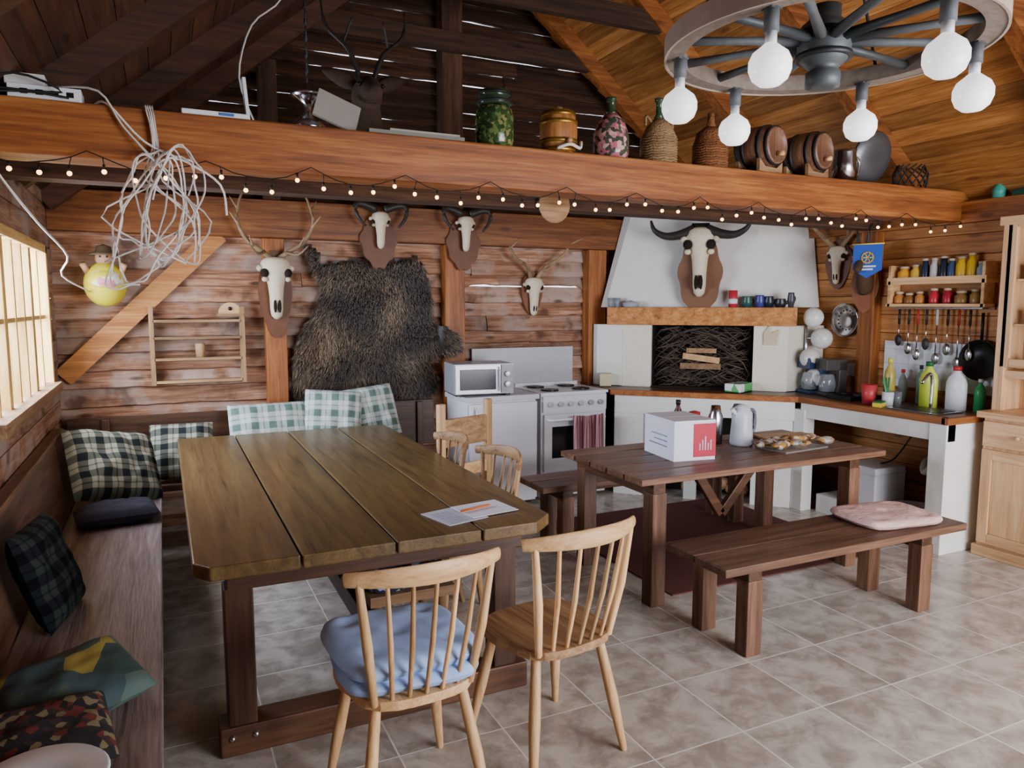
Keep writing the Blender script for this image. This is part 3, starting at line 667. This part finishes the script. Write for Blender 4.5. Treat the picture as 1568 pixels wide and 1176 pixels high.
b=B();P=smooth([(0,0,0),(0,-.03,.16),(0,-.05,.30),(0,-.12,.36),(0,-.26,.30)])
fd=mat('dark_fur','#46352a',.9,var=.4,scale=40)
b.tube(P,[.12,.11,.105,.1,.095,.09,.085,.08,.075,.08,.08,.075,.065,.055,.045,.04,.032],fd,14,.3)
for q in(-1,1):
    b.tube(smooth([(q*.05,-.06,.38),(q*.13,-.04,.42),(q*.22,-.03,.45)],3),[.02,.03,.04,.04,.032,.02,.005],fd,8,.3)
    b.tube(smooth([(q*.03,-.08,.4),(q*.09,-.08,.55),(q*.20,-.06,.66),(q*.22,-.04,.80)]),[.014]*5+[.01]*5+[.006]*3,horn,8)
    b.tube(smooth([(q*.12,-.07,.58),(q*.08,-.12,.70)]),.006,horn,6)
    b.sph((q*.06,-.16,.37),.012,black,8)
b.end('stuffed_deer_head',(1.02,4.0,2.36))
b=B();b.box((XL+.03,3.95,2.18),(XR-.03,4.09,2.355),W('attic','x'));b.end('loft_joist')
for x,c in((-.48,'#4a505a'),(-.12,'#4a70a0'),(.02,'#5279aa')):
    b=B();b.lathe([(0,0),(.05,0),(.06,.06),(.055,.15),(.06,.16),(.05,.15),(.045,.02),(0,.02)],mat('jug'+c,c,.4));b.tube(smooth([(.055,0,.13),(.09,0,.11),(.055,0,.04)]),.007,mat('jug'+c,c,.4));b.end('ceramic_mug',(x,4.02,2.356))
b=B();b.M=Matrix.Rotation(ra(90),4,'X');b.lathe([(0,0),(.10,0),(.105,.01),(.10,.02),(0,.02)],W('old','x'),n=18);b.end('wood_slice',(2.13,3.93,2.20))
# ---------------- wheel chandelier
b=B();rw=mat('wheel_wood','#7c7165',.75,var=.35,scale=30,bump=.4);rs=mat('spoke_grey','#555a5c',.6,var=.3,scale=30);rd=mat('wheel_iron','#4c5254',.5,metal=.3,var=.3)
n=72
def ring(r0,r1,z0,z1,m):
    vs=[];
    for k in range(n):
        a=2*math.pi*k/n;c,s_=math.cos(a),math.sin(a);vs+=[(r0*c,r0*s_,z0),(r1*c,r1*s_,z0),(r1*c,r1*s_,z1),(r0*c,r0*s_,z1)]
    b.add(vs,[(4*k+i,4*k+(i+1)%4,4*((k+1)%n)+(i+1)%4,4*((k+1)%n)+i) for k in range(n) for i in range(4)],m,.5)
ring(.455,.512,.0,.055,rw);ring(.512,.520,-.004,.06,mat('tire','#b0a090',.6,metal=.2))
hub=[(0,-.12),(.035,-.12),(.055,-.115),(.055,-.07),(.04,-.06),(.055,-.05),(.075,-.03),(.085,.0),(.085,.06),(.075,.08),(.05,.10),(.05,.14),(0,.14)]
b.lathe(hub,rd)
for z_ in(-.02,.05): b.lathe([(.08,z_-.008),(.09,z_-.008),(.09,z_+.008),(.08,z_+.008)],iron)
for k in range(12):
    a=2*math.pi*k/12+.1;b.tube([(.07*math.cos(a),.07*math.sin(a),.03),(.28*math.cos(a),.28*math.sin(a),.03),(.47*math.cos(a),.47*math.sin(a),.028)],[(.02,.018),(.015,.013),(.018,.016)],rs if k%3 else rd,8)
wb=mat('opal_glass','#f4f4f2',.15,emit=1.3,var=0)
for k in range(6):
    a=ra(25+60*k);x,y=.465*math.cos(a),.465*math.sin(a)
    b.box((x-.02,y-.02,-.005),(x+.02,y+.02,.0),rd);b.tube([(x,y,0),(x,y,-.065)],.022,rs,12);b.tube([(x,y,-.065),(x,y,-.10)],.017,white,12);b.lathe([(0,-.215),(.03,-.211),(.05,-.195),(.06,-.17),(.06,-.145),(.05,-.123),(.03,-.107),(.016,-.095),(0,-.095)][::-1],wb,(x,y,0))
for k in range(3):
    a=ra(20+120*k);b.tube([(.48*math.cos(a),.48*math.sin(a),.05),(.02*math.cos(a),.02*math.sin(a),.7)],.006,iron,6)
b.tube([(0,0,.7),(0,0,AP-.28-2.45)],.008,iron,6)
b.end('wagon_wheel_chandelier',(2.03,1.87,2.455))
# ---------------- right wall things
b=B();sh=W('pine','y');x0=XR-.13
b.box((x0,3.10,1.76),(XR,3.84,1.785),sh);b.box((XR-.02,3.10,1.58),(XR,3.84,1.76),W('orange','y'));b.box((x0,3.10,1.60),(XR,3.84,1.62),sh)
b.box((x0,3.10,1.785),(x0+.008,3.84,1.81),sh)
for y in(3.12,3.82):
    b.box((x0,y-.01,1.60),(XR,y+.01,1.90),sh);
b.end('spice_shelf')
jars=[('#b87a3a',3.77,.035,.07,1.622),('#9a6a3a',3.69,.035,.06,1.622),('#b87a3a',3.61,.03,.07,1.622),('#b02838',3.5,.03,.09,1.622),('#b02838',3.4,.03,.09,1.622),('#8a6a3a',3.3,.04,.07,1.622),('#8a6a3a',3.2,.035,.08,1.622),
('#d8992a',3.74,.045,.09,1.786),('#c9a23a',3.65,.035,.1,1.786),('#1f2a3a',3.58,.028,.14,1.786),('#b8b8b0',3.51,.028,.14,1.786),('#1f2a3a',3.44,.028,.15,1.786),('#3a4a6a',3.38,.028,.13,1.786),('#d8b020',3.31,.035,.14,1.786),('#d8b020',3.24,.03,.16,1.786),('#8aa0b0',3.17,.03,.1,1.786)]
for c,y,r,h,z_ in jars:
    b=B();m=mat('jar'+c,c,.3,var=.2);b.lathe([(0,0),(r,0),(r*1.05,h*.1),(r*1.05,h*.7),(r*.7,h*.85),(r*.7,h),(0,h)],m);b.lathe([(r*.75,h),(r*.78,h),(r*.78,h+.015),(0,h+.018)],mat('lid','#b8a890',.4));b.end('spice_jar',(XR-.07,y,z_+.001))
b=B()
for y,c,l in((3.78,'#222222',.1),(3.70,'#333333',.16),(3.63,'#9a2a22',.2),(3.56,'#2a2a2a',.12),(3.48,'#aaaaaa',.22),(3.40,'#222222',.15),(3.32,'#9a2a22',.24),(3.24,'#222222',.18)):
    m=mat('ut'+c,c,.4);b.tube([(XR-.05,y,1.58),(XR-.05,y,1.47)],.009,m,8);b.tube([(XR-.05,y,1.47),(XR-.05,y,1.47-l)],.005,chrome,6);b.sph((XR-.05,y,1.45-l),(.01,.03,.045),chrome if l>.13 else m,10)
b.box((XR-.07,3.15,1.585),(XR-.05,3.83,1.595),chrome)
b.end('kitchen_utensils')
b=B();b.box((XR-.012,3.06,1.0),(XR-.0005,3.92,1.34),tiles('wall_tiles',.11,'#d6dbe0','#e2e6ea','#b8bcc0',.25,axes=(1,2),gw=.02));b.end('tile_backsplash')
bl=mat('pennant_blue','#2450a8',.7);gd=mat('gold','#c9a83a',.5)
b=B();b.plate([(-.10,.13),(.10,.13),(.10,-.06),(0,-.12),(-.10,-.06)],0,-.008,bl)
for k in range(12):
    a=2*math.pi*k/12;a2=2*math.pi*(k+1)/12;b.tube([(.04*math.cos(a),-.011,.03+.04*math.sin(a)),(.04*math.cos(a2),-.011,.03+.04*math.sin(a2))],.006,gd,6)
    if k%2==0:b.tube([(0,-.011,.03),(.04*math.cos(a),-.011,.03+.04*math.sin(a))],.004,gd,6)
for k in range(2): b.box((-.06+.02*k,-.011,-.04-k*.022),(.06-.02*k,-.009,-.028-k*.022),mat('lettering','#d8d8d8',.6))
b.tube([(-.11,-.004,.13),(.11,-.004,.13)],.006,gd,8);b.end('blue_pennant',(XR-.30,3.88,1.93),(0,0,-1.1))
b=B();b.M=Matrix.Rotation(ra(-90),4,'Y');b.lathe([(0,0),(.07,.005),(.12,.03),(.135,.05),(.125,.05),(.11,.035),(.06,.012),(0,.01)],chrome);
for k in range(16):
    a=k*2*math.pi/16;b.sph((.08*math.cos(a),.08*math.sin(a),.02),.008,black,6)
b.end('colander',(XR-.01,4.27,1.49))
b=B();b.M=Matrix.Rotation(ra(-90),4,'Y');b.lathe([(0,0),(.13,0),(.14,.04),(.135,.04),(.125,.01),(0,.01)],black);b.M=Matrix.Identity(4);b.tube([(-.02,0,.13),(-.02,0,.32)],.01,black,8);b.end('frying_pan',(XR-.02,3.16,1.24))
b=B()
b.tube([(0,0,-.45),(0,0,.12)],.012,chrome,8)
for p,s_ in(((-.03,-.09,.09),.08),((.04,-.12,-.08),.085),((-.05,-.09,-.24),.08),((0,-.10,-.40),.075)): b.tube([(0,0,p[2]+.0),(p[0],p[1]+.06,p[2])],.01,chrome,8);b.sph(p,s_,mat('opal_glass_off','#dcdad2',.2,var=.02),20)
b.end('globe_wall_lamp',(4.80,4.47,1.42))
# counter items
def lat(name,prof,m,loc,extra=None,n=20):
    b=B();b.lathe(prof,m,n=n)
    if extra: extra(b)
    return b.end(name,loc)
navy=mat('navy_plastic','#26385c',.3);glass=mat('clear_glass','#cfd8dc',.05,trans=.8)
for y,m in((4.38,navy),(4.20,mat('dark_plastic','#35302e',.3))):
    b=B();b.box((-.08,-.09,0),(.10,.09,.025),m);b.box((.03,-.08,.02),(.10,.08,.28),m);b.box((-.08,-.08,.20),(.10,.08,.29),m);b.lathe([(0,0),(.055,0),(.065,.06),(.05,.13),(.045,.14),(0,.14)],glass,(-.02,0,.03));b.end('coffee_maker',(4.78,y,.897),(0,0,-.3),bev=.006)
def bottle(name,c,loc,h=.25,r=.035,cap='#c8322a',sq=(1,1)):
    b=B();b.lathe([(0,0),(r,0),(r,h*.6),(r*.85,h*.72),(r*.35,h*.85),(r*.35,h*.92),(0,h*.92)],mat('b'+c,c,.3),sq=sq);b.lathe([(r*.45,h*.9),(r*.45,h),(0,h)],mat('cap'+cap,cap,.4));b.end(name,loc)
cz_=.896
bottle('oil_bottle','#b8a848',(4.80,3.68,cz_),.33,.038,'#c8c030')
bottle('dish_soap_bottle','#cfdf4a',(4.88,3.43,cz_),.32,.055,'#1f6a3a',(.7,1.2))
bottle('cleaner_bottle','#e2e6ea',(4.90,3.24,cz_),.30,.06,'#b02a30',(.7,1.2))
bottle('cleaner_bottle','#2f8a4a',(4.97,3.12,cz_),.22,.035,'#d8d8d8')
bottle('glass_bottle','#5f7a6a',(4.99,3.57,cz_),.28,.03,'#222222')
bottle('glass_bottle','#a8b8b0',(4.97,3.70,cz_),.24,.03,'#c03030')
lat('red_cup',[(0,0),(.045,0),(.055,.14),(.05,.14),(.04,.01),(0,.01)],mat('red_plastic','#b83a40',.4),(4.64,3.72,cz_))
lat('red_cup',[(0,0),(.035,0),(.045,.10),(.04,.10),(.03,.01),(0,.01)],mat('red_plastic','#b83a40',.4),(4.72,3.79,cz_))
lat('glass_tumbler',[(0,0),(.03,0),(.035,.1),(.032,.1),(.027,.01),(0,.01)],glass,(4.74,3.57,cz_))
lat('dish_brush_cup',[(0,0),(.035,0),(.04,.1),(.036,.1),(.03,.01),(0,.01)],white,(4.66,3.58,cz_),lambda b:[b.tube([(0,0,.02),(.03*q,.02,.2)],.006,mat('brushc','#3a8a5a',.5),6) for q in(-1,0,1)])
b=B();b.box((-.05,-.03,0),(.05,.03,.03),mat('sponge','#d8c030',.9,bump=.5));b.box((-.05,-.03,.03),(.05,.03,.04),mat('sponge_g','#2f6a3a',.9));b.end('sponge',(4.56,3.57,cz_),(0,0,.4))
b=B();b.box((4.54,3.12,.896),(4.80,3.50,.904),chrome);b.box((4.57,3.15,.904),(4.77,3.47,.907),black);b.tube(smooth([(4.785,3.34,.9),(4.785,3.34,1.1),(4.75,3.34,1.14),(4.68,3.34,1.08)]),.011,chrome,8);b.end('kitchen_sink')
b=B();b.box((4.62,3.86,.896),(4.95,4.08,.925),black);
for y in(3.91,4.03): b.lathe([(0,0),(.05,0),(.05,.01),(0,.01)],iron,(4.78,y,.925))
b.end('hot_plate')
b=B();b.box((XR-.03,4.14,1.04),(XR-.001,4.24,1.14),white);b.end('power_socket')
def dg(x,y,z_): 
    s_=math.sqrt(.5);return (3.66+s_*x+s_*y,5.47-s_*x+s_*y,z_)
mz=1.591
b=B();b.lathe([(0,0),(.06,0),(.07,.015),(.075,.04),(.03,.05),(0,.06)],mat('stone_grey','#8e9499',.6));b.end('stone_bowl',dg(.08,-.05,mz))
for x in(-.10,-.04): lat('shot_glass',[(0,0),(.02,0),(.028,.08),(.024,.08),(.018,.01),(0,.01)],mat('pewt','#8a9098',.4),dg(x,-.04,mz))
b=B();b.lathe([(0,0),(.036,0),(.036,.14),(0,.14)],mat('red_candle','#b8303a',.4));b.lathe([(.037,.03),(.037,.07)],white);b.end('red_candle',dg(.93,-.05,mz))
for x,c,r,h in((1.04,'#2f5a52',.045,.09),(1.14,'#3a3a7a',.04,.10),(1.21,'#20303a',.045,.09),(1.30,'#2d2d30',.05,.07),(1.38,'#3a3a40',.03,.12)):
    b=B();b.lathe([(0,0),(r*.7,0),(r,h*.5),(r*.8,h*.9),(r*.85,h),(r*.7,h),(0,h*.6)],mat('cup'+c,c,.3));b.tube(smooth([(r*.9,0,h*.8),(r*1.6,0,h*.6),(r*.9,0,h*.2)]),.005,mat('cup'+c,c,.3),6);b.end('ceramic_cup',dg(x,-.04,mz))
b=B();b.plate([(0,.0),(.10,0),(.12,.13),(.06,.10),(.04,.16),(.0,.1)],0,-.015,mat('beige_figure','#b5a588',.7));b.end('wall_figure',dg(1.18,-.001,1.28),(0,0,-math.pi/4))
b=B();b.M=RZ(.4);b.box((-.12,-.07,0),(.12,.07,.07),patches('packet',['#3f9a4a','#d8dce0','#2a6a3a'],14,.3));b.end('snack_packet',dg(1.0,-.12,.902),bev=.01)
b=B();b.box((-.05,-.05,0),(.05,.05,.11),mat('yellowish','#d8cfa8',.6));b.end('small_carton',dg(-.13,-.06,.90),(0,0,-.6),bev=.004)
# objects on small table
tz=.716
b=B();b.M=RZ(ra(-8));b.box((-.135,-.18,0),(.135,.18,.235),mat('box_white','#dfe3ee',.6,var=.02),.5);
rdm=mat('box_red','#b82040',.5,var=.05);b.box((-.01,-.183,.02),(.137,-.17,.215),rdm,.5)
bt=mat('box_text','#8a90a8',.7)
b.box((-.1365,-.10,.07),(-.135,.12,.078),bt);b.box((-.1365,-.10,.10),(-.135,.06,.108),bt);b.box((-.1365,-.10,.13),(-.135,.09,.138),bt)
for k in range(5): b.tube([(.03+k*.018,-.184,.06),(.03+k*.018,-.184,.10+.02*(k%3))],.004,mat('box_white2','#dfe3ee',.6),6)
b.box((-.13,-.01,.235),(.13,.01,.2365),mat('tape','#c9c9c4',.3));b.end('cardboard_box',(2.78,3.53,tz),bev=.002)
bottle('sauce_bottle','#3a2018',(2.98,3.80,tz),.29,.035,'#181818')
lat('thermos_flask',[(0,0),(.045,0),(.047,.18),(.035,.21),(.03,.25),(0,.25)],chrome,(3.22,3.72,tz))
lat('red_canister',[(0,0),(.035,0),(.038,.20),(0,.21)],mat('red_dark','#8a2a2a',.35),(3.13,3.82,tz))
def kx(b): b.tube(smooth([(.05,0,.22),(.10,0,.21),(.105,0,.10),(.06,0,.06)]),.012,mat('grey_handle','#6a6f78',.4),8);b.tube([(-.05,0,.2),(-.085,0,.235)],.015,white,8)
lat('electric_kettle',[(0,0),(.07,0),(.075,.02),(.06,.2),(.05,.24),(.02,.26),(0,.265)],mat('kettle_grey','#b8c0cc',.3),(3.35,3.62,tz),kx)
lat('thermos_flask',[(0,0),(.042,0),(.042,.2),(.03,.23),(0,.23)],mat('dark_grey','#54575c',.4),(3.50,3.82,tz))
b=B();b.box((-.2,-.10,0),(.2,.10,.015),W('pine','x'));b.end('cutting_board',(3.80,3.68,tz),(0,0,-.15),bev=.004)
b=B();sn=patches('snack',['#b8874a','#8a7a6a','#c9b8a0','#6a4a30','#a8a8a8','#b08a30'],30,.35)
for k in range(18):
    x,y=ru(-.26,.26),ru(-.1,.1);b.sph((x,y,.035),(ru(.03,.07),ru(.025,.05),ru(.015,.03)),sn,10)
b.end('snack_bags',(3.56,3.42,tz+.005))
b=B();b.box((-.2,-.12,0),(.2,.12,.010),mat('steel_tray','#9a9a98',.35,metal=.6));b.end('baking_tray',(3.56,3.40,tz),(0,0,.1))
# under counter
b=B();b.box((-.16,-.14,0),(.16,.14,.30),white,.5);b.box((-.165,-.145,.24),(.165,.145,.26),white,.3);b.end('water_heater_box',(4.74,3.72,.14),bev=.015)
b=B();b.box((4.58,3.5,0),(4.98,4.1,.14),plaster);b.end('masonry_plinth')
b=B();pv=mat('white_pipe','#d9d9d4',.4);b.tube(smooth([(4.72,3.25,.84),(4.72,3.25,.62),(4.72,3.27,.5),(4.74,3.33,.46),(4.8,3.36,.52),(4.98,3.36,.55)]),.022,pv,10);b.tube([(4.72,3.25,.60),(4.72,3.25,.70)],.032,pv,12);b.tube(smooth([(4.9,3.45,.84),(4.85,3.5,.7),(4.8,3.6,.5),(4.78,3.7,.44)]),.007,iron,6);b.end('sink_drain_pipe')
b=B();rb=mat('red_basket','#a85a54',.7,var=.4,scale=60);b.lathe([(0,.01),(.15,.01),(.19,.2),(.185,.2),(.145,.02),(0,.02)],rb,sq=(.8,1));b.lathe([(.19,.19),(.198,.2),(.19,.21),(.18,.2)],mat('rim_w','#b8a8a0',.6),sq=(.8,1));b.end('laundry_basket',(4.72,3.33,0))
b=B()
for k in range(26):
    x,z_=ru(.05,1.35),ru(.06,.5);b.M=Matrix.Translation((3.40,5.25,0))@RZ(-math.pi/4);b.tube([(x,.14,z_),(x+ru(-.03,.03),.29,z_)],ru(.03,.05),W('old','y'),9)
b.end('firewood_stack')
# ---------------- cabinet
b=B();cz,cy=W('cab','z'),W('cab','y');X=4.70;XC=XR-.003
b.box((X+.03,2.0,.04),(XC,2.93,.90),cz,.5);b.box((X-.01,1.98,.90),(XC,2.96,.94),cy,.6);b.box((X+.01,1.98,.0),(XC,2.95,.07),cy,.4)
def door(x,y0,y1,z0,z1,w=.065,panel=True):
    b.box((x,y0,z0),(x+.025,y0+w,z1),cz,.6);b.box((x,y1-w,z0),(x+.025,y1,z1),cz,.55);b.box((x,y0+w,z0),(x+.025,y1-w,z0+w),cy,.5);b.box((x,y0+w,z1-w),(x+.025,y1-w,z1),cy,.6)
    if panel:b.box((x+.012,y0+w,z0+w),(x+.024,y1-w,z1-w),cz,.7)
for y0,y1 in((2.48,2.92),(2.02,2.46)):
    door(X+.005,y0,y1,.09,.70);b.box((X+.005,y0,.72),(X+.03,y1,.88),cy,.6);b.sph((X-.01,(y0+y1)/2,.8),.015,cz,10)
    door(X+.12,y0+.01,y1,1.22,2.15,.055,False)
b.box((X+.14,1.98,1.15),(XC,2.94,1.20),cy,.5);b.box((X+.14,2.90,.94),(XC,2.94,2.15),cz,.5);b.box((X+.11,1.96,2.11),(XC-.08,2.97,2.165),cy,.7)
b.box((XC-.02,2.0,.94),(XC-.005,2.92,2.1),cz,.4);b.box((X+.12,2.89,.94),(X+.16,2.95,2.15),cz,.6)
for z_ in(1.48,1.76): b.box((X+.15,2.0,z_),(XC,2.90,z_+.015),cy)
b.end('kitchen_cabinet',bev=.004)
for k,(y,z_,c) in enumerate(((2.8,1.496,'#3a6a9a'),(2.7,1.496,'#d8d8d8'),(2.82,1.776,'#3a6a9a'),(2.7,1.776,'#d8d8d8'),(2.78,1.2,'#c8c8c8'))):
    b=B();b.lathe([(0,0),(.03,0),(.04,.09),(.036,.09),(.026,.01),(0,.01)],mat('cab'+c,c,.3));b.end('coffee_mug',(4.93,y,z_+.002))
b=B();b.tube([(4.98,2.55,2.332),(4.98,3.0,2.332)],.02,mat('teal','#1f6a5a',.5),10);b.end('rolled_mat')
b=B();b.lathe([(0,0),(.035,0),(.04,.05),(.02,.09),(.0,.11)],mat('teal2','#3fa090',.4));b.end('teal_bottle',(4.99,3.1,2.312))
# ---------------- camera, light
cam=bpy.data.cameras.new('camera');co=bpy.data.objects.new('camera',cam);bpy.context.collection.objects.link(co)
co.location=(0,0,1.62);co.rotation_euler=(ra(90-6.2),0,ra(-25.3));cam.sensor_width=36;cam.lens=36*1130/1568;cam.clip_start=.05
bpy.context.scene.camera=co
w=bpy.data.worlds.new('sky');bpy.context.scene.world=w;w.use_nodes=True;bg=w.node_tree.nodes['Background'];bg.inputs[0].default_value=lin('#e9f0ff');bg.inputs[1].default_value=3.4
def area(name,loc,tgt,sx,sy,p,col):
    l=bpy.data.lights.new(name,'AREA');l.shape='RECTANGLE';l.size=sx;l.size_y=sy;l.energy=p;l.color=lin(col)[:3]
    o=bpy.data.objects.new(name,l);bpy.context.collection.objects.link(o);o.location=loc;o.rotation_euler=(Vector(tgt)-Vector(loc)).to_track_quat('-Z','Y').to_euler()
area('doorway_daylight',(3.4,-1.1,1.4),(3.0,4.2,.7),2.6,1.8,260,'#fbf8ff')
area('window_daylight',(XL-.35,4.5,1.6),(1.5,4.3,.6),1.8,.85,170,'#dfe9ff')
